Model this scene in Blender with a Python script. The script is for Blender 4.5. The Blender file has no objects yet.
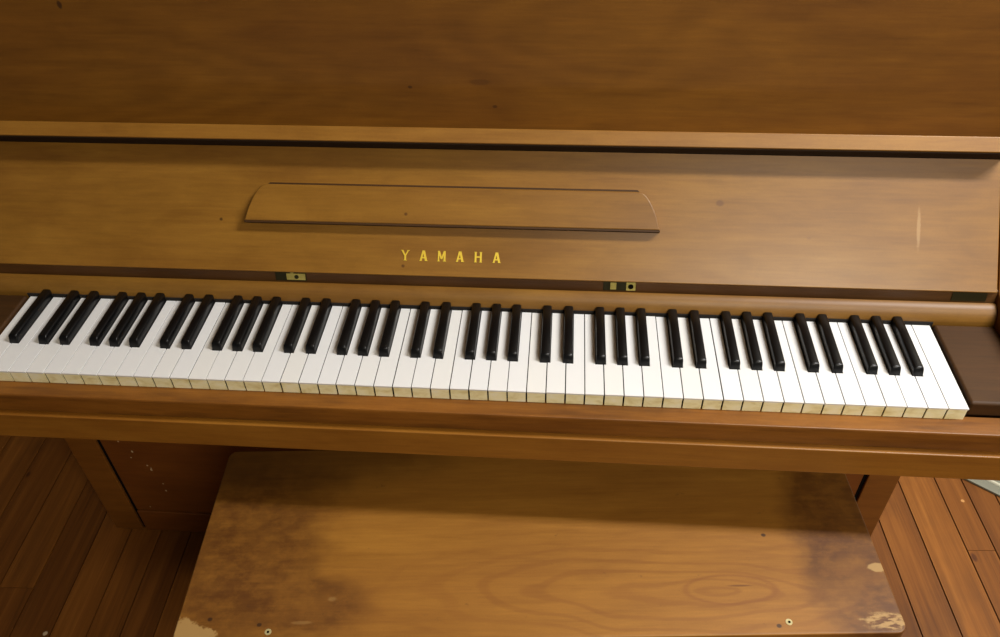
import bpy, bmesh, math, random
from mathutils import Vector, Matrix, noise
random.seed(7)
C = bpy.context.scene.collection
Z0 = 0.70                     # height of the key tops above the floor
R = math.radians

# ------------------------------------------------------------------ helpers
ORIGIN = {}
def new_bm(): return bmesh.new()

def box(bm, x0, x1, y0, y1, z0, z1):
    v = [bm.verts.new((x, y, z)) for x in (x0, x1) for y in (y0, y1) for z in (z0, z1)]
    for f in ((0,1,3,2),(4,6,7,5),(0,4,5,1),(2,3,7,6),(0,2,6,4),(1,5,7,3)):
        bm.faces.new([v[i] for i in f])
    return v

def prism_x(bm, pts, x0, x1):
    """pts are (y, z); extruded along x"""
    a = [bm.verts.new((x0, y, z)) for y, z in pts]
    b = [bm.verts.new((x1, y, z)) for y, z in pts]
    bm.faces.new(a); bm.faces.new(b[::-1])
    n = len(pts)
    for i in range(n):
        bm.faces.new((a[i], b[i], b[(i+1) % n], a[(i+1) % n]))

def prism_f(bm, pts, f0, f1):
    """outline pts (u, v) extruded between two mapping functions (u,v)->xyz"""
    a = [bm.verts.new(f0(u, v)) for u, v in pts]
    b = [bm.verts.new(f1(u, v)) for u, v in pts]
    bm.faces.new(a); bm.faces.new(b[::-1])
    n = len(pts)
    for i in range(n):
        bm.faces.new((a[i], b[i], b[(i+1) % n], a[(i+1) % n]))

def cyl(bm, c, r, h, axis=Vector((0,0,1)), seg=20, r2=None):
    r2 = r if r2 is None else r2
    q = Vector((0,0,1)).rotation_difference(axis.normalized())
    a, b = [], []
    for i in range(seg):
        t = 2*math.pi*i/seg
        a.append(bm.verts.new(Vector(c)+q @ Vector((r*math.cos(t), r*math.sin(t), 0))))
        b.append(bm.verts.new(Vector(c)+q @ Vector((r2*math.cos(t), r2*math.sin(t), h))))
    bm.faces.new(a[::-1]); bm.faces.new(b)
    for i in range(seg):
        bm.faces.new((a[i], a[(i+1)%seg], b[(i+1)%seg], b[i]))

def obj(name, bm, mat, parent=None, origin=(0,0,0), bevel=0, seg=2, smooth=False):
    """vertices are given in the frame of the top-level thing; the object gets its own origin"""
    bmesh.ops.recalc_face_normals(bm, faces=bm.faces[:])
    o3 = Vector(origin)
    for v in bm.verts: v.co -= o3
    me = bpy.data.meshes.new(name); bm.to_mesh(me); bm.free()
    if smooth:
        for p in me.polygons: p.use_smooth = True
    o = bpy.data.objects.new(name, me); C.objects.link(o)
    if isinstance(mat, (list, tuple)):
        for m in mat: me.materials.append(m)
    else: me.materials.append(mat)
    po = ORIGIN.get(parent.name, Vector((0,0,0))) if parent else Vector((0,0,0))
    o.parent = parent
    o.location = o3 - po
    ORIGIN[o.name] = o3
    if bevel:
        b = o.modifiers.new('bevel', 'BEVEL'); b.width = bevel; b.segments = seg
        b.limit_method = 'ANGLE'; b.angle_limit = R(35); b.harden_normals = True
        for p in me.polygons: p.use_smooth = True
    return o

def empty(name, loc, label, cat, frame_origin=None, rotz=0):
    e = bpy.data.objects.new(name, None); C.objects.link(e)
    e.location = loc; e.rotation_euler = (0, 0, rotz); e.empty_display_size = .1
    e['label'] = label; e['category'] = cat
    ORIGIN[e.name] = Vector(loc) if frame_origin is None else Vector(frame_origin)
    return e

# ------------------------------------------------------------------ materials
def srgb(r, g, b):
    f = lambda c: (c/255/12.92) if c/255 <= .04045 else ((c/255+.055)/1.055)**2.4
    return (f(r), f(g), f(b), 1)

class NT:
    def __init__(s, name):
        s.m = bpy.data.materials.new(name); s.m.use_nodes = True
        s.t = s.m.node_tree; s.n = s.t.nodes; s.l = s.t.links
        s.b = s.n['Principled BSDF']
    def node(s, typ, **kw):
        n = s.n.new(typ)
        for k, v in kw.items(): setattr(n, k, v)
        return n
    def set(s, sock, v):
        if isinstance(v, bpy.types.NodeSocket): s.l.new(v, sock)
        else: sock.default_value = v
    def math(s, op, a, b=0, c=None, clamp=False):
        n = s.node('ShaderNodeMath', operation=op, use_clamp=clamp)
        s.set(n.inputs[0], a); s.set(n.inputs[1], b)
        if c is not None: s.set(n.inputs[2], c)
        return n.outputs[0]
    def coords(s, scale=(1,1,1), loc=(0,0,0)):
        if not hasattr(s, 'tc'): s.tc = s.node('ShaderNodeTexCoord')
        mp = s.node('ShaderNodeMapping'); s.l.new(s.tc.outputs['Object'], mp.inputs['Vector'])
        mp.inputs['Scale'].default_value = scale; mp.inputs['Location'].default_value = loc
        return mp.outputs[0]
    def noise(s, vec, scale=1, detail=3, rough=.5, dist=0):
        n = s.node('ShaderNodeTexNoise'); s.l.new(vec, n.inputs['Vector'])
        n.inputs['Scale'].default_value = scale; n.inputs['Detail'].default_value = detail
        n.inputs['Roughness'].default_value = rough; n.inputs['Distortion'].default_value = dist
        return n.outputs['Fac']
    def ramp(s, fac, stops):
        r = s.node('ShaderNodeValToRGB'); s.set(r.inputs[0], fac)
        e = r.color_ramp.elements
        while len(e) < len(stops): e.new(.5)
        for i, (p, c) in enumerate(stops):
            e[i].position = p; e[i].color = c
        return r.outputs[0]
    def sstep(s, v, lo, hi):
        n = s.node('ShaderNodeMapRange', interpolation_type='SMOOTHSTEP'); s.set(n.inputs[0], v)
        n.inputs[1].default_value = lo; n.inputs[2].default_value = hi
        return n.outputs[0]
    def mix(s, fac, a, b, mode='MIX'):
        n = s.node('ShaderNodeMix', data_type='RGBA', blend_type=mode)
        s.set(n.inputs[0], fac); s.set(n.inputs[6], a); s.set(n.inputs[7], b)
        return n.outputs[2]
    def sep(s, vec):
        n = s.node('ShaderNodeSeparateXYZ'); s.l.new(vec, n.inputs[0]); return n.outputs
    def ellipse(s, ax, ay, cx, cy, rx, ry, soft=.25, wob=None, wamp=0.0):
        """mask 1 inside an ellipse whose rim is roughened by wob"""
        dx = s.math('DIVIDE', s.math('SUBTRACT', ax, cx), rx)
        dy = s.math('DIVIDE', s.math('SUBTRACT', ay, cy), ry)
        d = s.math('SQRT', s.math('ADD', s.math('MULTIPLY', dx, dx), s.math('MULTIPLY', dy, dy)))
        if wob is not None:
            d = s.math('ADD', d, s.math('MULTIPLY', s.math('SUBTRACT', wob, .5), wamp))
        return s.sstep(s.math('SUBTRACT', 1+soft, d), 0, 2*soft) if soft > 0 else s.math('LESS_THAN', d, 1)
    def bump(s, h, strength=.1, dist=.001):
        n = s.node('ShaderNodeBump'); n.inputs['Strength'].default_value = strength
        n.inputs['Distance'].default_value = dist; s.l.new(h, n.inputs['Height'])
        s.l.new(n.outputs[0], s.b.inputs['Normal'])

def wood(name, dark, light, rough=.42, grain=.5, figure=.0, fig_scale=14, across=None, blotch=.35, dirt=None, hook=None, spec=.46, seed=0, coat=0.0, axis='x'):
    """veneer with the grain along the given axis"""
    t = NT(name)
    tone = (.64, .555, .35)
    dark = tuple(q*k for q, k in zip(dark, tone))+(1,); light = tuple(q*k for q, k in zip(light, tone))+(1,)
    sc = {'x': (1, 1, 1), 'z': (1, 1, 1), 'y': (1, 1, 1)}
    lo, hi = 7.0, 110
    st = {'x': (lo, hi, hi), 'y': (hi, lo, hi), 'z': (hi, hi, lo)}[axis]
    st2 = tuple(q*(.10 if q > 10 else .3) for q in st)
    fine = t.noise(t.coords(tuple(q*3 for q in st), (seed, seed*2, seed)), 1, 3, .6)
    mid = t.noise(t.coords(st, (seed*3, 1, seed)), 1, 4, .6, .3)
    wide = t.noise(t.coords(st2, (seed, 4, seed*1.7)), 1, 4, .6, 1.3)
    cloud = t.noise(t.coords((3, 7, 7), (seed*2.1, 2, 7)), 1, 4, .6)
    f = t.math('ADD', t.math('MULTIPLY', fine, .25), t.math('MULTIPLY', mid, .35))
    f = t.math('ADD', f, t.math('MULTIPLY', wide, .4))
    if figure:
        ring = t.noise(t.coords(tuple({'x': 1.3, 'o': 5}['x' if q == lo else 'o'] for q in st), (seed*1.3, 3, seed)), 1, 1.5, .4, .2)
        s_ = t.math('SINE', t.math('MULTIPLY', t.math('ADD', ring, t.math('MULTIPLY', mid, .012)), fig_scale*6.283))
        f = t.math('ADD', t.math('MULTIPLY', f, 1), t.math('MULTIPLY', s_, figure*.12))
    k = .5*(1/max(grain, .05))
    col = t.ramp(f, [(max(0, .5-.22*k), dark), (min(1, .5+.22*k), light)])
    cl = t.sstep(cloud, .35, .7)
    col = t.mix(t.math('MULTIPLY', cl, blotch), col, t.mix(1.0, col, (.62, .5, .42, 1), 'MULTIPLY'))
    cloud2 = t.noise(t.coords((9, 16, 16), (seed, 5, seed*3)), 1, 4, .65, .5)
    col = t.mix(t.math('MULTIPLY', t.sstep(cloud2, .4, .7), blotch*.8), col, t.mix(1.0, col, (.70, .66, .50, 1), 'MULTIPLY'))
    grit = t.noise(t.coords((420, 420, 420)), 1, 2, .6)
    col = t.mix(t.math('MULTIPLY', t.math('SUBTRACT', grit, .25), .35), col, t.mix(1.0, col, (.6, .55, .45, 1), 'MULTIPLY'))
    # pores
    pore = t.noise(t.coords(tuple((q*9 if q > 10 else q*12) for q in st)), 1, 1, .5)
    col = t.mix(t.math('MULTIPLY', t.sstep(pore, .63, .75), .25), col, dark)
    if hook: col = hook(t, col, mid, cloud)
    t.set(t.b.inputs['Base Color'], col)
    t.set(t.b.inputs['Roughness'], t.math('ADD', rough-.06, t.math('MULTIPLY', cloud, .12)))
    t.b.inputs['Specular IOR Level'].default_value = spec
    t.b.inputs['Coat Weight'].default_value = coat; t.b.inputs['Coat Roughness'].default_value = .25
    t.bump(mid, .12, .0006)
    return t.m

def plain(name, col, rough=.4, metal=0, spec=.5, var=.0, vs=60, bump=0):
    t = NT(name)
    if var:
        n = t.noise(t.coords((vs, vs, vs)), 1, 3, .6)
        c = t.mix(t.math('MULTIPLY', n, var), col, tuple(q*.45 for q in col[:3])+(1,))
        t.set(t.b.inputs['Base Color'], c)
        if bump: t.bump(n, bump, .0005)
    else: t.b.inputs['Base Color'].default_value = col
    t.b.inputs['Roughness'].default_value = rough; t.b.inputs['Metallic'].default_value = metal
    t.b.inputs['Specular IOR Level'].default_value = spec
    return t.m

WD, WL = srgb(112, 62, 20), srgb(176, 116, 52)

def spots(t, col, ax, ay, lst, wob=None):
    for cx, cy, rx, ry, c, a in lst:
        m = t.ellipse(ax, ay, cx, cy, rx, ry, .35, wob, .6)
        col = t.mix(t.math('MULTIPLY', m, a), col, c)
    return col

# fallboard frame: s runs up the leaning board, d stands off its face
TH = R(42)
def FB(x, s, d=0.0):
    return Vector((x, .165+math.sin(TH)*s-math.cos(TH)*d, Z0+.045+math.cos(TH)*s+math.sin(TH)*d))

PO = (-.023, .25, 0)          # piano root
def board_hook(t, col, mid, cloud):
    o = t.sep(t.coords()); x = o[0]; z = o[2]          # object frame: origin at the board's foot
    n = t.noise(t.coords((300, 300, 300)), 1, 2, .5)
    c42 = math.cos(TH)
    L = []
    for px, s, rx, rs, c, a in ((.5866, .076, .0022, .024, srgb(205, 172, 125), .25), (.335, .103, .005, .004, srgb(90, 52, 18), .7),
                                (-.333, .066, .0022, .002, srgb(50, 28, 10), .8), (-.080, .0092, .0022, .002, srgb(70, 36, 14), .7),
                                (.45, .06, .003, .0015, srgb(110, 70, 28), .5)):
        L.append((px-PO[0], s*c42, rx, rs*c42, c, a))
    return spots(t, col, x, z, L, n)
M = {}
M['board'] = wood('fallboard_veneer', srgb(138, 96, 40), srgb(194, 150, 74), rough=.38, grain=.40, blotch=.5, hook=board_hook, seed=1.3)
M['nose'] = wood('nosing_wood', srgb(152, 106, 46), srgb(198, 152, 78), rough=.40, grain=.45, blotch=.45, seed=5.1)
def upper_hook(t, col, mid, cloud):
    o = t.sep(t.coords()); n = t.noise(t.coords((60, 60, 60)), 1, 3, .6)
    return spots(t, col, o[0], o[2], [(.018+.023, .25+.02, .014, .004, srgb(70, 38, 12), .4), (-.488, .367, .003, .005, srgb(48, 24, 8), .8),
                                      (-.051, .262, .003, .002, srgb(60, 30, 10), .8), (.06, .236, .003, .002, srgb(60, 30, 10), .7)], n)
M['panel'] = wood('upper_panel_veneer', srgb(130, 88, 28), srgb(174, 124, 48), rough=.5, grain=.5, figure=.35, fig_scale=14, blotch=.45, hook=upper_hook, seed=2.2)
M['case'] = wood('case_wood', srgb(124, 78, 30), srgb(168, 114, 54), rough=.42, grain=.55, blotch=.4, seed=3.7)
M['rail'] = wood('keybed_rail_wood', srgb(154, 102, 40), srgb(196, 144, 66), rough=.38, grain=.55, blotch=.35, seed=8.2)
def slip_hook(t, col, mid, cloud):
    n = t.noise(t.coords((7, 60, 60), (3, 0, 1)), 1, 3, .6)
    return t.mix(t.math('MULTIPLY', t.sstep(n, .45, .7), .55), col, srgb(74, 42, 14))
M['slip'] = wood('key_slip_wood', srgb(134, 86, 32), srgb(184, 128, 60), rough=.42, grain=.6, blotch=.5, seed=9.2, hook=slip_hook)
M['name'] = wood('name_rail_wood', srgb(136, 98, 42), srgb(178, 138, 68), rough=.46, grain=.5, blotch=.55, seed=6.6)
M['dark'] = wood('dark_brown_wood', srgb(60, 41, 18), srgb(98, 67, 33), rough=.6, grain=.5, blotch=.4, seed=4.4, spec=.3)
M['band'] = wood('hinge_band_wood', srgb(92, 64, 36), srgb(130, 92, 54), rough=.5, grain=.5, blotch=.6, seed=4.9)
def kick_hook(t, col, mid, cloud):
    o = t.sep(t.coords()); n = t.noise(t.coords((400, 400, 400)), 1, 2, .5)
    L = [(a, b+.7, r, r*1.4, srgb(205, 180, 140), .9) for a, b, r in ((-.665,-.418,.0022),(-.648,-.446,.003),(-.656,-.464,.0018),(-.632,-.486,.0022),(-.628,-.499,.003),(-.618,-.541,.002),(-.619,-.563,.0026),(-.669,-.62,.002),(-.627,-.494,.002))]
    L = [(a-PO[0], b, r*.65, rr*.65, c, q*.8) for a, b, r, rr, c, q in L]
    return spots(t, col, o[0], o[2], L, n)
M['kick'] = wood('lower_panel_veneer', srgb(116, 66, 26), srgb(160, 100, 46), rough=.45, grain=.5, blotch=.4, hook=kick_hook, seed=7.1)
M['gap'] = plain('dark_recess', srgb(10, 7, 5), .9, spec=.1)
M['gold'] = plain('gold_letter_inlay', srgb(232, 200, 66), .42, .25, var=.15)
M['brass'] = plain('aged_brass', srgb(206, 190, 104), .35, .35, var=.4, vs=400)
M['brassdark'] = plain('tarnished_brass', srgb(66, 62, 38), .45, .6, var=.5, vs=400)
M['ring'] = plain('pale_brass_ring', srgb(190, 178, 130), .4, .3, var=.2, vs=300)
M['nose_shade'] = plain('nosing_shade_brown', srgb(44, 30, 18), .8, var=.4, spec=.2)  # shade below the nosing as a dark brown colour
M['felt'] = plain('dark_red_felt', srgb(20, 14, 10), .95, var=.4, vs=500)
M['keywood'] = plain('key_stick_wood', srgb(46, 36, 26), .9, var=.3, spec=.2)
M['black'] = plain('black_key_plastic', srgb(9, 9, 10), .32, spec=.28)
M['metal'] = plain('grey_sheet_metal', srgb(112, 112, 96), .55, .2, var=.35, vs=40)
M['metal_light'] = plain('light_grey_ridge', srgb(186, 184, 164), .45, .1, var=.2, vs=60)

# key tops: white, faint yellowing, one with a chip
def key_white():
    t = NT('white_key_top')
    n = t.noise(t.coords((20, 20, 20)), 1, 3, .5)
    oi = t.node('ShaderNodeObjectInfo')
    c = t.mix(n, srgb(225, 226, 228), srgb(218, 219, 221))
    c = t.mix(t.math('MULTIPLY', oi.outputs['Random'], .35), c, srgb(222, 219, 209))
    t.set(t.b.inputs['Base Color'], c); t.b.inputs['Roughness'].default_value = .33
    return t.m
def key_front():
    t = NT('yellowed_key_front')
    g = t.node('ShaderNodeNewGeometry'); mp = t.node('ShaderNodeMapping'); t.l.new(g.outputs['Position'], mp.inputs[0])
    mp.inputs['Scale'].default_value = (38, 38, 70)
    n = t.noise(mp.outputs[0], 1, 3, .6, .3)
    c = t.ramp(n, [(.28, srgb(222, 206, 146)), (.5, srgb(250, 242, 196)), (.7, srgb(254, 250, 222))])
    t.set(t.b.inputs['Base Color'], c); t.b.inputs['Roughness'].default_value = .45
    return t.m
M['white'] = key_white(); M['front'] = key_front()

# ------------------------------------------------------------------ the piano
XL, XR = -.766, .720          # outside faces of the case
IL, IR = -.738, .691          # inside faces
piano = empty('upright_piano', PO, 'brown wooden upright piano with open fallboard, gold lettering and full keyboard on plank floor', 'piano')
P = piano
bm = new_bm()   # side profile: low arm at the keys, front edge leaning up behind the open fallboard, tall case
prof = [(-.010, Z0-.085), (-.012, Z0+.018), (.0, Z0+.030), (.15, Z0+.030), (.168, Z0+.040), (.288, Z0+.170), (.327, Z0+.200), (.327, Z0+.48), (.60, Z0+.48), (.60, .02), (.235, .02), (.235, Z0-.085)]
for nm, x0, x1, lab in (('case_side', XL, IL, None), ('case_side', IR, XR, None)):
    b = new_bm(); prism_x(b, prof, x0, x1)
    obj(nm, b, M['case'], P, ((x0+x1)/2, .25, 0), .002)
# lid
b = new_bm(); box(b, XL-.006, XR+.006, .304, .610, Z0+.482, Z0+.502); obj('lid', b, M['case'], P, (PO[0], .45, Z0+.48), .003, 3)
b = new_bm(); box(b, IL, IR, .58, .60, .02, Z0+.48); obj('back_board', b, M['dark'], P, (PO[0], .59, 0))
b = new_bm(); box(b, XL, XR, .308, .326, Z0+.178, Z0+.480); obj('upper_panel', b, M['panel'], P, (PO[0], .308, Z0-.02), .0015)
# posts, lower panel, toe rail
for x0, x1 in ((XL, -.7075), (.6675, XR)):
    b = new_bm(); box(b, x0, x1, .2235, .262, .0, Z0-.096); obj('front_post', b, M['case'], P, ((x0+x1)/2, .24, 0), .002)
b = new_bm(); box(b, -.7005, .6605, .226, .244, .068, Z0-.10); obj('lower_panel', b, M['kick'], P, (PO[0], .226, 0), .0015)
b = new_bm(); box(b, -.7005, .6605, .2235, .250, .001, .066); obj('toe_rail', b, M['kick'], P, (PO[0], .226, .03), .0015)
b = new_bm(); box(b, -.712, .670, .2285, .240, .004, Z0-.1); obj('gap_backing', b, M['gap'], P, (PO[0], .258, .1))
# keybed and its rail
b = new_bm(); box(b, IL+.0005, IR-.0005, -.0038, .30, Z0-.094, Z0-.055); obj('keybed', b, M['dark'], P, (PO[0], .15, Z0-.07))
b = new_bm(); prism_x(b, [(-.0285, Z0-.0960), (-.0275, Z0-.0535), (-.004, Z0-.0535), (-.004, Z0-.0960)], XL, XR)
obj('keybed_rail', b, M['rail'], P, (PO[0], -.02, Z0-.075), .0016, 3)
b = new_bm(); prism_x(b, [(-.0195, Z0-.0535), (-.0235, Z0-.0225), (-.0225, Z0-.0195), (.0050, Z0-.0195), (.0050, Z0-.0535)], XL, XR)
obj('key_slip', b, M['slip'], P, (PO[0], -.012, Z0-.04), .0010, 3)
# key blocks
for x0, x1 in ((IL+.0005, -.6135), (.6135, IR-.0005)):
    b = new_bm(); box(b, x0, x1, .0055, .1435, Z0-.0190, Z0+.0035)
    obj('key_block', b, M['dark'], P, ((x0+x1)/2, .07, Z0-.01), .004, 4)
b = new_bm(); box(b, -.613, .613, .0052, .150, Z0-.0545, Z0-.0215); obj('key_frame', b, M['gap'], P, (0, .07, Z0-.05))
# felt strip, name rail, hinge band
b = new_bm(); box(b, -.6135, .6135, .1440, .1500, Z0-.004, Z0+.0052); obj('felt_strip', b, M['felt'], P, (0, .147, Z0))
b = new_bm(); prism_x(b, [(.1455, Z0+.0050), (.1462, Z0+.0085), (.1490, Z0+.0150), (.1530, Z0+.0205), (.1585, Z0+.0240), (.1635, Z0+.0248), (.1635, Z0-.0050), (.1455, Z0-.0050)], IL+.0005, IR-.0005)
obj('name_rail', b, M['name'], P, (PO[0], .15, Z0), .0008)
b = new_bm(); prism_x(b, [(.1655, Z0+.0235), (.1690, Z0+.0400), (.1760, Z0+.0420), (.1760, Z0+.0180), (.1655, Z0+.0180)], IL+.0005, IR-.0005)
obj('hinge_band', b, M['band'], P, (PO[0], .168, Z0+.03), .0006)
# --- fallboard
fo = FB(PO[0], 0)
X0, X1 = IL+.0025, .6862
b = new_bm()
pts = [(X0, -.0035), (X1, -.0035), (X1, .1872), (X0, .1872)]
prism_f(b, pts, lambda u, v: FB(u, v, 0), lambda u, v: FB(u, v, -.016))
fall = obj('fallboard', b, M['board'], P, fo, .0012)
fall['label'] = 'open fallboard leaning back, honey brown veneer with gold letters'
b = new_bm()
prof2 = [(.1680, .0), (.1680, .0335), (.1686, .0345), (.1868, .0345), (.1876, .0337), (.1878, .0)]
a_ = [b.verts.new(FB(X0, s, d)) for s, d in prof2]; c_ = [b.verts.new(FB(X1, s, d)) for s, d in prof2]
b.faces.new(a_); b.faces.new(c_[::-1])
for i in range(len(prof2)):
    j = (i+1) % len(prof2); b.faces.new((a_[i], c_[i], c_[j], a_[j]))
obj('nosing', b, M['nose'], fall, FB(PO[0], .181, .015), .0012, 3)
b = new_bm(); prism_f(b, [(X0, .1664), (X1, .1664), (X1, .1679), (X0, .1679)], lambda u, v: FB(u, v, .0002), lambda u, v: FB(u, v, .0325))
obj('shadow_strip', b, M['nose_shade'], fall, FB(PO[0], .166, .015), .0006)  # added dark strip standing in for the shade under the nosing
# folded music ledge: straight foot, rounded shoulders
cxm = -.0190
half = []
def bez(p0, p1, p2, n=8): return [((1-t)**2*p0[0]+2*t*(1-t)*p1[0]+t*t*p2[0], (1-t)**2*p0[1]+2*t*(1-t)*p1[1]+t*t*p2[1]) for t in [i/n for i in range(n+1)]]
half = [(.2765, .0640), (.2755, .0665), (.2740, .073)] + bez((.272, .080), (.266, .098), (.258, .1075), 6) + bez((.256, .1095), (.252, .1135), (.244, .1135), 5)
outl = [(cxm+u, v) for u, v in half] + [(cxm-u, v) for u, v in reversed(half)]
b = new_bm(); prism_f(b, outl, lambda u, v: FB(u, v, .0005), lambda u, v: FB(u, v, .0135))
led = obj('music_ledge', b, M['board'], fall, FB(cxm, .08, 0), .0022, 3)
b = new_bm(); prism_f(b, [(cxm-.2765, .0618), (cxm+.2765, .0618), (cxm+.2765, .0640), (cxm-.2765, .0640)], lambda u, v: FB(u, v, .0005), lambda u, v: FB(u, v, .0125))
obj('ledge_foot', b, M['dark'], led, FB(cxm, .063, 0))
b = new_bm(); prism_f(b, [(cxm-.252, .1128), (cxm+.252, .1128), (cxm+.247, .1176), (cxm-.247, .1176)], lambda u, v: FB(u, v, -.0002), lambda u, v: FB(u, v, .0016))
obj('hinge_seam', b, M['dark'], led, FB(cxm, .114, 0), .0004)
# --- lettering, six letters (strokes as polygons, unit height 1)
def stroke(p, q, w):
    (x0, y0), (x1, y1) = p, q
    dx = w/2
    return [(x0-dx, y0), (x0+dx, y0), (x1+dx, y1), (x1-dx, y1)]
def rect(x0, x1, y0, y1): return [(x0, y0), (x1, y0), (x1, y1), (x0, y1)]
G = {
 'Y': [stroke((0, .45), (-.30, 1), .17), stroke((0, .45), (.30, 1), .12), rect(-.085, .085, 0, .5), rect(-.16, .16, 0, .05), rect(-.42, -.18, .95, 1), rect(.18, .42, .95, 1)],
 'A': [stroke((-.27, 0), (-.02, 1), .17), stroke((.27, 0), (.03, 1), .22), rect(-.2, .2, .24, .37), rect(-.38, -.16, 0, .05), rect(.13, .41, 0, .05)],
 'M': [rect(-.36, -.22, 0, 1), rect(.20, .38, 0, 1), stroke((0, .22), (-.27, 1), .18), stroke((0, .22), (.27, 1), .14), rect(-.42, -.16, 0, .05), rect(.14, .44, 0, .05)],
 'H': [rect(-.34, -.16, 0, 1), rect(.16, .34, 0, 1), rect(-.2, .2, .45, .58), rect(-.38, -.12, 0, .05), rect(.12, .38, 0, .05), rect(-.38, -.12, .95, 1), rect(.12, .38, .95, 1)],
}
HL = .0139
for i, ch in enumerate('YAMAHA'):
    cx = -.0775+i*.02455; s0 = .0168
    b = new_bm()
    for k, poly in enumerate(G[ch]):
        d = .0007+.00004*k
        prism_f(b, [(cx+u*HL, s0+v*HL) for u, v in poly], lambda u, v: FB(u, v, -.0003), lambda u, v, d=d: FB(u, v, d))
    o = obj('letter', b, M['gold'], fall, FB(cx, s0, 0)); o['label'] = 'gold letter ' + ch
# --- hinges on the band below the fallboard
def hinge(xc, kind):
    y, z = .1655, Z0+.0245
    up = Vector((0, .0035, .0165)).normalized(); out = Vector((0, -.0165, .0035)).normalized()
    def Q(u, v, d): return Vector((u, y, z)) + up*v + out*d
    b = new_bm()
    prism_f(b, rect(xc-.020, xc+.023, .001, .0165), lambda u, v: Q(u, v, -.0004), lambda u, v: Q(u, v, .0010))
    h = obj('hinge', b, M['brassdark'], P, Q(xc, .008, 0), .0003)
    if kind == 'dull': return
    b = new_bm()
    if kind == 'left':
        prism_f(b, rect(xc-.004, xc+.022, .003, .0125), lambda u, v: Q(u, v, .0008), lambda u, v: Q(u, v, .0022))
        prism_f(b, rect(xc+.002, xc+.006, .0125, .0155), lambda u, v: Q(u, v, .0008), lambda u, v: Q(u, v, .0022))
    else:
        prism_f(b, rect(xc-.011, xc-.003, .003, .0130), lambda u, v: Q(u, v, .0008), lambda u, v: Q(u, v, .0022))
    o = obj('plate', b, M['brass'], h, Q(xc, .008, .001), .0003); o['label'] = 'bright brass plate'
    b = new_bm()
    if kind == 'right':
        prism_f(b, rect(xc+.0100, xc+.0225, .0020, .0140), lambda u, v: Q(u, v, .0008), lambda u, v: Q(u, v, .0022))
        o = obj('screw_plate', b, M['brass'], h, Q(xc, .008, .001), .0003)
        b = new_bm(); cyl(b, Q(xc+.016, .008, .0021), .0036, .0004, out); obj('screw_hole', b, M['gap'], h, Q(xc+.0165, .008, .0021))
    else:
        cyl(b, Q(xc+.010, .0078, .0021), .0030, .0006, out); obj('screw', b, M['brassdark'], h, Q(xc, .008, .0021))
hinge(-.238, 'left'); hinge(.208, 'right'); hinge(.655, 'dull')

# --- keys
W = .0235
BC = {1: -.0015, 3: -.0035, 4: .0035}   # replaced below
names = ['A', 'B'] + ['C', 'D', 'E', 'F', 'G', 'A', 'B']*7 + ['C']
after = {'A': True, 'B': False, 'C': True, 'D': True, 'E': False, 'F': True, 'G': True}
off = {'C': -.0026, 'D': .0026, 'F': -.0036, 'G': 0.0, 'A': .0036}   # centre of the black key after this note, from the joint
blacks = {}
for i, n in enumerate(names[:-1]):
    if after[n]: blacks[i+1] = W*(i+1-26)+off[n]
HB = .0068                                # half the slot left for a black key
KF, KB_ = .050, .1475
rnd = random.Random(3)
for i, n in enumerate(names):
    xa, xb = W*(i-26), W*(i+1-26)
    gl, gr = .00045+rnd.random()*.0003, .00045+rnd.random()*.0003
    x0, x1 = xa+gl, xb-gr
    dz = (rnd.random()-.5)*.0007
    xl = blacks[i]+HB if i in blacks else x0
    xr = blacks[i+1]-HB if (i+1) in blacks else x1
    out = [(x0, -.0012), (x1, -.0012)]
    if xr < x1: out += [(x1, KF), (xr, KF)]
    out += [(xr, KB_), (xl, KB_)]
    if xl > x0: out += [(xl, KF), (x0, KF)]
    b = new_bm()
    prism_f(b, out, lambda u, v: Vector((u, v, Z0+dz-.0022)), lambda u, v: Vector((u, v, Z0+dz)))
    xc = (xa+xb)/2
    k = obj('white_key', b, M['white'], P, (xc, .07, Z0), .00025, 2)
    b = new_bm(); prism_f(b, [(x0+.0004, 0), (x1-.0004, 0), (x1-.0004, .0015), (x0+.0004, .0015)], lambda u, v: Vector((u, v, Z0-.0194)), lambda u, v: Vector((u, v, Z0+dz-.0022)))
    obj('key_front', b, M['front'], k, (xc, 0, Z0-.01))
    b = new_bm()
    sx0, sx1 = max(x0+.001, xl+.0005), min(x1-.001, xr-.0005)
    box(b, sx0, sx1, .0016, KB_-.001, Z0+dz-.019, Z0+dz-.0023)
    obj('key_stick', b, M['keywood'], k, (xc, .07, Z0-.01))
def black_mesh(dz):
    """local: x across, y from the front foot back; sloped nose, crowned top"""
    b = new_bm(); L = .0960
    secs = []
    def sec(y, wb, wt, zt, zb=-.004):
        r = .0011
        pts = [(-wb, zb), (-wt-.0004, zt-r*1.6), (-wt+.0004, zt-r*.55), (-wt+r*1.0, zt-.0001), (0, zt+.0003), (wt-r*1.0, zt-.0001), (wt-.0004, zt-r*.55), (wt+.0004, zt-r*1.6), (wb, zb)]
        return [b.verts.new((x, y, z+dz)) for x, z in pts]
    secs.append(sec(0.0, .0064, .0057, .0012))
    secs.append(sec(.0010, .0064, .0056, .0050))
    secs.append(sec(.0030, .0064, .0055, .0101))
    secs.append(sec(.0038, .0064, .0054, .0109))
    secs.append(sec(.0056, .0064, .0053, .0115))
    secs.append(sec(.0500, .0064, .0053, .0119))
    secs.append(sec(L, .0064, .0053, .0119))
    for a, c in zip(secs, secs[1:]):
        for i in range(len(a)-1): b.faces.new((a[i], a[i+1], c[i+1], c[i]))
        b.faces.new((a[-1], a[0], c[0], c[-1]))
    b.faces.new(secs[0]); b.faces.new(secs[-1][::-1])
    return b
first = None
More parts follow.
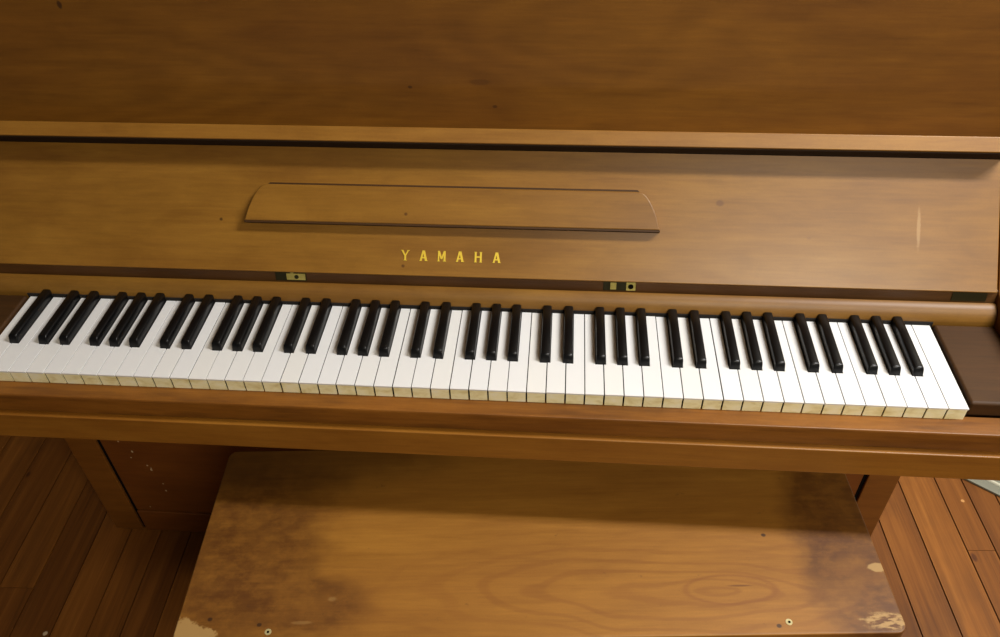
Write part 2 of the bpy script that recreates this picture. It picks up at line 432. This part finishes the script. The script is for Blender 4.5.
for i, xc in blacks.items():
    xr_ = xc+(rnd.random()-.5)*.0004
    if first is None:
        b = black_mesh(0)
        bmesh.ops.translate(b, verts=b.verts[:], vec=(xr_, .0505, Z0))
        first = obj('black_key', b, M['black'], P, (xr_, .0505, Z0), smooth=True)
        m = first.modifiers.new('edge', 'BEVEL'); m.width = .0003; m.segments = 1; m.limit_method = 'ANGLE'; m.angle_limit = R(40)
    else:
        o = first.copy(); C.objects.link(o); o.parent = P
        o.location = Vector((xr_, .0505, Z0+(rnd.random()-.5)*.0006)) - ORIGIN[P.name]

# ------------------------------------------------------------------ the bench
BT = Z0-.22
bench = empty('piano_bench', (.1009, -.0524, 0), 'worn honey brown wooden piano bench with stained top, pushed under the keyboard', 'bench', (0,0,0), R(4.5))
def bench_hook(t, col, mid, cloud):
    o = t.sep(t.coords()); x, y = o[0], o[1]
    n1 = t.noise(t.coords((9, 12, 12)), 1, 4, .6)
    n2 = t.noise(t.coords((40, 55, 50)), 1, 4, .65)
    n3 = t.noise(t.coords((4, 9, 4), (1, 2, 0)), 1, 2, .5)
    # cathedral figure: nested ovals round a knot on the right
    dx = t.math('SUBTRACT', x, .250); dy = t.math('SUBTRACT', y, -.090)
    left = t.math('LESS_THAN', dx, 0)
    sx = t.math('MULTIPLY', dx, t.math('SUBTRACT', 1.0, t.math('MULTIPLY', left, .45)))
    d = t.math('SQRT', t.math('ADD', t.math('MULTIPLY', t.math('MULTIPLY', sx, sx), .085), t.math('MULTIPLY', dy, dy)))
    d = t.math('ADD', d, t.math('MULTIPLY', t.math('SUBTRACT', n3, .5), .06))
    d = t.math('ADD', d, t.math('MULTIPLY', t.math('SUBTRACT', n1, .5), .008))
    ring = t.math('SINE', t.math('MULTIPLY', d, 430))
    ringm = t.math('MULTIPLY', t.sstep(ring, .2, 1), t.sstep(t.math('SUBTRACT', .105, d), 0, .07))
    col = t.mix(t.math('MULTIPLY', ringm, .42), col, srgb(120, 72, 20))
    core = t.ellipse(x, y, .250, -.088, .060, .021, .10, n1, .3)
    rim = t.math('MULTIPLY', core, t.math('SUBTRACT', 1, t.ellipse(x, y, .250, -.088, .055, .0185, .10, n1, .3)))
    col = t.mix(t.math('MULTIPLY', rim, .6), col, srgb(116, 66, 20))
    # handled, dirty ends
    stain = t.math('MAXIMUM', t.ellipse(x, y, -.385, -.02, .115, .15, .45, n1, 1.5), t.ellipse(x, y, .440, -.02, .095, .19, .22, n1, .8))
    stain = t.math('MAXIMUM', stain, t.ellipse(x, y, -.30, -.10, .09, .045, .35, n1, 1.3))
    stain = t.math('MULTIPLY', stain, t.math('MULTIPLY', t.math('ADD', .62, t.math('MULTIPLY', t.sstep(n2, .3, .62), .38)), t.math('ADD', .6, t.math('MULTIPLY', t.sstep(n1, .35, .6), .4))))
    col = t.mix(t.math('MULTIPLY', stain, .95), col, t.mix(1.0, col, (.34, .27, .22, 1), 'MULTIPLY'))
    dots = t.sstep(n2, .66, .74)
    col = t.mix(t.math('MULTIPLY', dots, .35), col, srgb(60, 34, 14))
    back = t.ellipse(x, y, -.38, .16, .25, .085, .4, n1, .6)  # back left: dark stain plus the shadow there, painted into the colour
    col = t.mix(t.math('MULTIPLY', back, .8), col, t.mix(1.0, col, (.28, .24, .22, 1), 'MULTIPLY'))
    # bare wood where the finish has gone
    bare = t.ellipse(x, y, -.446, -.160, .068, .040, .05, n2, 1.0)
    bare = t.math('MAXIMUM', bare, t.ellipse(x, y, .4432, -.0598, .0135, .0060, .15, n2, 1.2))
    bare = t.math('MAXIMUM', bare, t.math('MULTIPLY', t.ellipse(x, y, .432, -.133, .030, .0115, .25, n2, 1.6), t.sstep(t.noise(t.coords((60, 160, 50)), 1, 3, .6), .42, .56)))
    bare = t.math('MAXIMUM', bare, t.math('MULTIPLY', t.ellipse(x, y, -.285, -.124, .012, .002, .3, n2, 1.0), .3))
    bare = t.math('MAXIMUM', bare, t.math('MULTIPLY', t.ellipse(x, y, -.252, -.093, .005, .003, .4, n2, .8), .35))
    col = t.mix(t.math('MULTIPLY', bare, .85), col, srgb(164, 130, 78))
    sc = t.ellipse(x, y, .262, -.083, .014, .0012, .5)
    col = t.mix(t.math('MULTIPLY', sc, .7), col, srgb(86, 46, 14))
    for a, b_ in ((.298, -.137), (-.337, -.126), (.31, -.01), (-.40, -.118)):
        col = t.mix(t.math('MULTIPLY', t.ellipse(x, y, a, b_, .003, .0025, .3), .85), col, srgb(44, 24, 10))
    return col
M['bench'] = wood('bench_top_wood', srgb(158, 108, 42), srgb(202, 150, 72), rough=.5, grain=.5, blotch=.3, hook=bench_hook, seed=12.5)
M['bench_edge'] = wood('bench_edge_wood', srgb(150, 104, 52), srgb(196, 150, 90), rough=.6, grain=.5, blotch=.3, seed=3.1)
hw, hd, rr = .4470, .1480, .012
outl = []
for sx, sy, a0 in ((1, 1, 0), (-1, 1, 90), (-1, -1, 180), (1, -1, 270)):
    for k in range(6):
        a = R(a0+k*18); outl.append((sx*(hw-rr)+(.0065 if sx < 0 else .0035)+rr*math.cos(a), sy*(hd-rr)+rr*math.sin(a)))
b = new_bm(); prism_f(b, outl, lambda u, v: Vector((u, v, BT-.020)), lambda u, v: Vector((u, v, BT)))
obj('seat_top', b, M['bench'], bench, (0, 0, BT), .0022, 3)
for x0, x1, y0, y1 in ((-.40, .40, -.115, -.099), (-.40, .40, .099, .115), (-.405, -.389, -.099, .099), (.389, .405, -.099, .099)):
    b = new_bm(); box(b, x0, x1, y0, y1, BT-.095, BT-.0202); obj('apron', b, M['case'], bench, ((x0+x1)/2, (y0+y1)/2, BT-.05), .0015)
for sx in (-1, 1):
    for sy in (-1, 1):
        b = new_bm()
        cx, cy = sx*.3985, sy*.109
        t0 = [b.verts.new((cx+a*.021, cy+c*.021, BT-.0205)) for a, c in ((-1,-1),(1,-1),(1,1),(-1,1))]
        t1 = [b.verts.new((cx+a*.021, cy+c*.021, BT-.10)) for a, c in ((-1,-1),(1,-1),(1,1),(-1,1))]
        t2 = [b.verts.new((cx+a*.014, cy+c*.014, .001)) for a, c in ((-1,-1),(1,-1),(1,1),(-1,1))]
        b.faces.new(t0); b.faces.new(t2[::-1])
        for u, v in ((t0, t1), (t1, t2)):
            for i in range(4): b.faces.new((u[i], u[(i+1)%4], v[(i+1)%4], v[i]))
        obj('leg', b, M['case'], bench, (cx, cy, .2), .002)
for x, y in ((-.3241, -.1354), (.3112, -.1322)):
    b = new_bm(); cyl(b, (x, y, BT-.001), .0046, .0014, seg=24, r2=.0040)
    s = obj('screw', b, M['ring'], bench, (x, y, BT)); s['label'] = 'brass screw head in the seat top'
    b = new_bm(); cyl(b, (x+.0002, y-.0003, BT+.0007), .0016, .0002, seg=12); obj('screw_slot', b, M['gap'], s, (x, y, BT))

# ------------------------------------------------------------------ the floor
def floor_mat():
    t = NT('floor_planks_oiled')
    at = t.node('ShaderNodeAttribute', attribute_name='tone'); tone = at.outputs['Fac']
    cx = t.node('ShaderNodeCombineXYZ'); t.l.new(t.math('MULTIPLY', tone, 37), cx.inputs[1]); t.l.new(t.math('MULTIPLY', tone, 11), cx.inputs[0])
    def shifted(sc):
        v = t.coords(sc); a = t.node('ShaderNodeVectorMath', operation='ADD'); t.l.new(v, a.inputs[0]); t.l.new(cx.outputs[0], a.inputs[1]); return a.outputs[0]
    g = t.noise(shifted((90, 3, 1)), 1, 4, .6, .4); w = t.noise(shifted((16, 1.2, 1)), 1, 3, .5, .8); f = t.noise(shifted((300, 10, 1)), 1, 2, .5)
    v = t.math('ADD', t.math('ADD', t.math('MULTIPLY', g, .4), t.math('MULTIPLY', w, .45)), t.math('MULTIPLY', f, .15))
    col = t.ramp(v, [(.3, srgb(92, 54, 16)), (.5, srgb(134, 84, 30)), (.7, srgb(166, 110, 46))])
    dk = t.ramp(tone, [(0, srgb(185, 172, 158)), (.5, srgb(210, 198, 184)), (1, srgb(240, 232, 220))])
    col = t.mix(1.0, col, dk, 'MULTIPLY')
    kn = t.node('ShaderNodeTexVoronoi'); t.l.new(shifted((13, 7, 1)), kn.inputs['Vector']); kn.inputs['Scale'].default_value = 1
    col = t.mix(t.math('MULTIPLY', t.sstep(t.math('SUBTRACT', .09, kn.outputs['Distance']), 0, .05), .75), col, srgb(60, 26, 10))
    dirt = t.noise(t.coords((4, 3, 1)), 1, 4, .6)
    col = t.mix(t.math('MULTIPLY', t.sstep(dirt, .5, .75), .4), col, srgb(58, 36, 18))
    o = t.sep(t.coords())
    n = t.noise(t.coords((200, 200, 1)), 1, 2, .5)
    for px, py, r, c in ((-.758, .30, .0, 0), (-.81, .03, .004, srgb(210, 190, 160)), (.985, .35, .0035, srgb(190, 140, 84)), (1.04, .40, .004, srgb(200, 170, 120))):
        if r: col = t.mix(t.math('MULTIPLY', t.ellipse(o[0], o[1], px, py-.2, r, r, .3, n, .6), .9), col, c)
    t.set(t.b.inputs['Base Color'], col); t.set(t.b.inputs['Roughness'], t.math('ADD', .48, t.math('MULTIPLY', g, .2)))
    t.b.inputs['Specular IOR Level'].default_value = .25
    t.bump(g, .15, .0008)
    return t.m
joints = [-1.106, -1.022, -.945, -.875, -.800, -.731, -.668, -.605]
while joints[0] > -3.2: joints.insert(0, joints[0]-.074+rnd.uniform(-.004, .004))
while joints[-1] < .70: joints.append(joints[-1]+.0735)
joints[-1] = .727
joints += [.799, .870, .948, 1.003, 1.057]
while joints[-1] < 3.2: joints.append(joints[-1]+.074+rnd.uniform(-.004, .004))
b = new_bm(); tl = b.faces.layers.float.new('tone')
tones = {}
for i in range(len(joints)-1):
    x0, x1 = joints[i]+.0013, joints[i+1]-.0013
    y = -3.2+rnd.uniform(0, .8)
    ys = [-3.2]
    while y < 1.6:
        ys.append(y); y += rnd.uniform(1.2, 2.2)
    ys.append(1.8)
    for y0, y1 in zip(ys, ys[1:]):
        n0 = len(b.faces); box(b, x0, x1, y0+.0005, y1-.0005, -.018, 0)
        b.faces.ensure_lookup_table(); tn = rnd.random()
        if .868 < x0 < .93: tn = .95
        if .79 < x0 < .86: tn = .6
        for fi in range(n0, len(b.faces)): b.faces[fi][tl] = tn
fl = obj('floor', b, floor_mat()); fl['kind'] = 'structure'
fl.location = (0, .2, 0); fl.rotation_euler = (0, 0, R(2.6))
b = new_bm(); box(b, -3.3, 3.3, -3.3, 1.9, -.05, -.019); sf = obj('subfloor', b, M['gap']); sf['kind'] = 'structure'; sf.rotation_euler = (0,0,R(2.6))

# grey metal plate on the floor, right of the piano
mp = empty('metal_plate', (.985, .458, 0), 'grey sheet metal plate with a pale ridge lying on floor at the right edge', 'metal plate', (0,0,0), R(-36))
# local x runs along the near edge, y away from the viewer
b = new_bm(); prism_x(b, [(0, .0012), (0, .0060), (.004, .0080), (.26, .0080), (.26, .0012)], -.002, .50)
obj('sheet', b, M['metal'], mp, (.2, .1, .004), .0008)
b = new_bm(); prism_x(b, [(.020, .0080), (.0225, .0115), (.0265, .0118), (.029, .0080)], .0, .50)
obj('ridge', b, M['metal_light'], mp, (.2, .044, .008), .0008)

# the room round the piano: plaster wall behind it and the ceiling the tube lights hang under
M['plaster'] = plain('cream_plaster', srgb(206, 196, 172), .85, var=.12, vs=6)
b = new_bm(); box(b, -3.3, 3.3, .66, .76, 0, 2.72); o = obj('wall_back', b, M['plaster']); o['kind'] = 'structure'
b = new_bm(); box(b, -3.3, 3.3, -3.3, .76, 2.72, 2.80); o = obj('ceiling', b, M['plaster']); o['kind'] = 'structure'

# ------------------------------------------------------------------ light
def tube(name, x, y, z, sx, sy, power, rot=(0,0,0), col=(1, .985, .97)):
    d = bpy.data.lights.new(name, 'AREA'); d.shape = 'RECTANGLE'; d.size = sx; d.size_y = sy; d.energy = power; d.color = col
    o = bpy.data.objects.new(name, d); C.objects.link(o); o.location = (x, y, z); o.rotation_euler = rot
    return o
tube('ceiling_tube_light', 1.70, .02, 2.62, 1.2, .20, 74)
tube('ceiling_tube_light', 1.35, -2.0, 2.62, 1.2, .20, 56, (R(25), 0, 0), (1, .93, .78))
w = bpy.data.worlds.new('room_light'); bpy.context.scene.world = w; w.use_nodes = True
w.node_tree.nodes['Background'].inputs[0].default_value = (1, .90, .78, 1)
w.node_tree.nodes['Background'].inputs[1].default_value = .09

# ------------------------------------------------------------------ camera
f, tilt, roll, yaw, cx, cy, cz = 809.393, .8435989, -.0306337, .0955872, .1292019, -.6728594, .7177702
cam = bpy.data.cameras.new('camera'); co = bpy.data.objects.new('camera', cam); C.objects.link(co)
cam.sensor_fit = 'HORIZONTAL'; cam.sensor_width = 36; cam.lens = f*36/1000; cam.clip_start = .01
m = Matrix.Rotation(yaw, 4, 'Z') @ Matrix.Rotation(tilt, 4, 'X') @ Matrix.Rotation(roll, 4, 'Z')
co.matrix_world = Matrix.Translation((cx, cy, cz+Z0)) @ m
S = bpy.context.scene; S.camera = co
S.view_settings.view_transform = 'Standard'; S.view_settings.look = 'None'
S.view_settings.exposure = .10; S.view_settings.gamma = 1; S.view_settings.use_curve_mapping = False
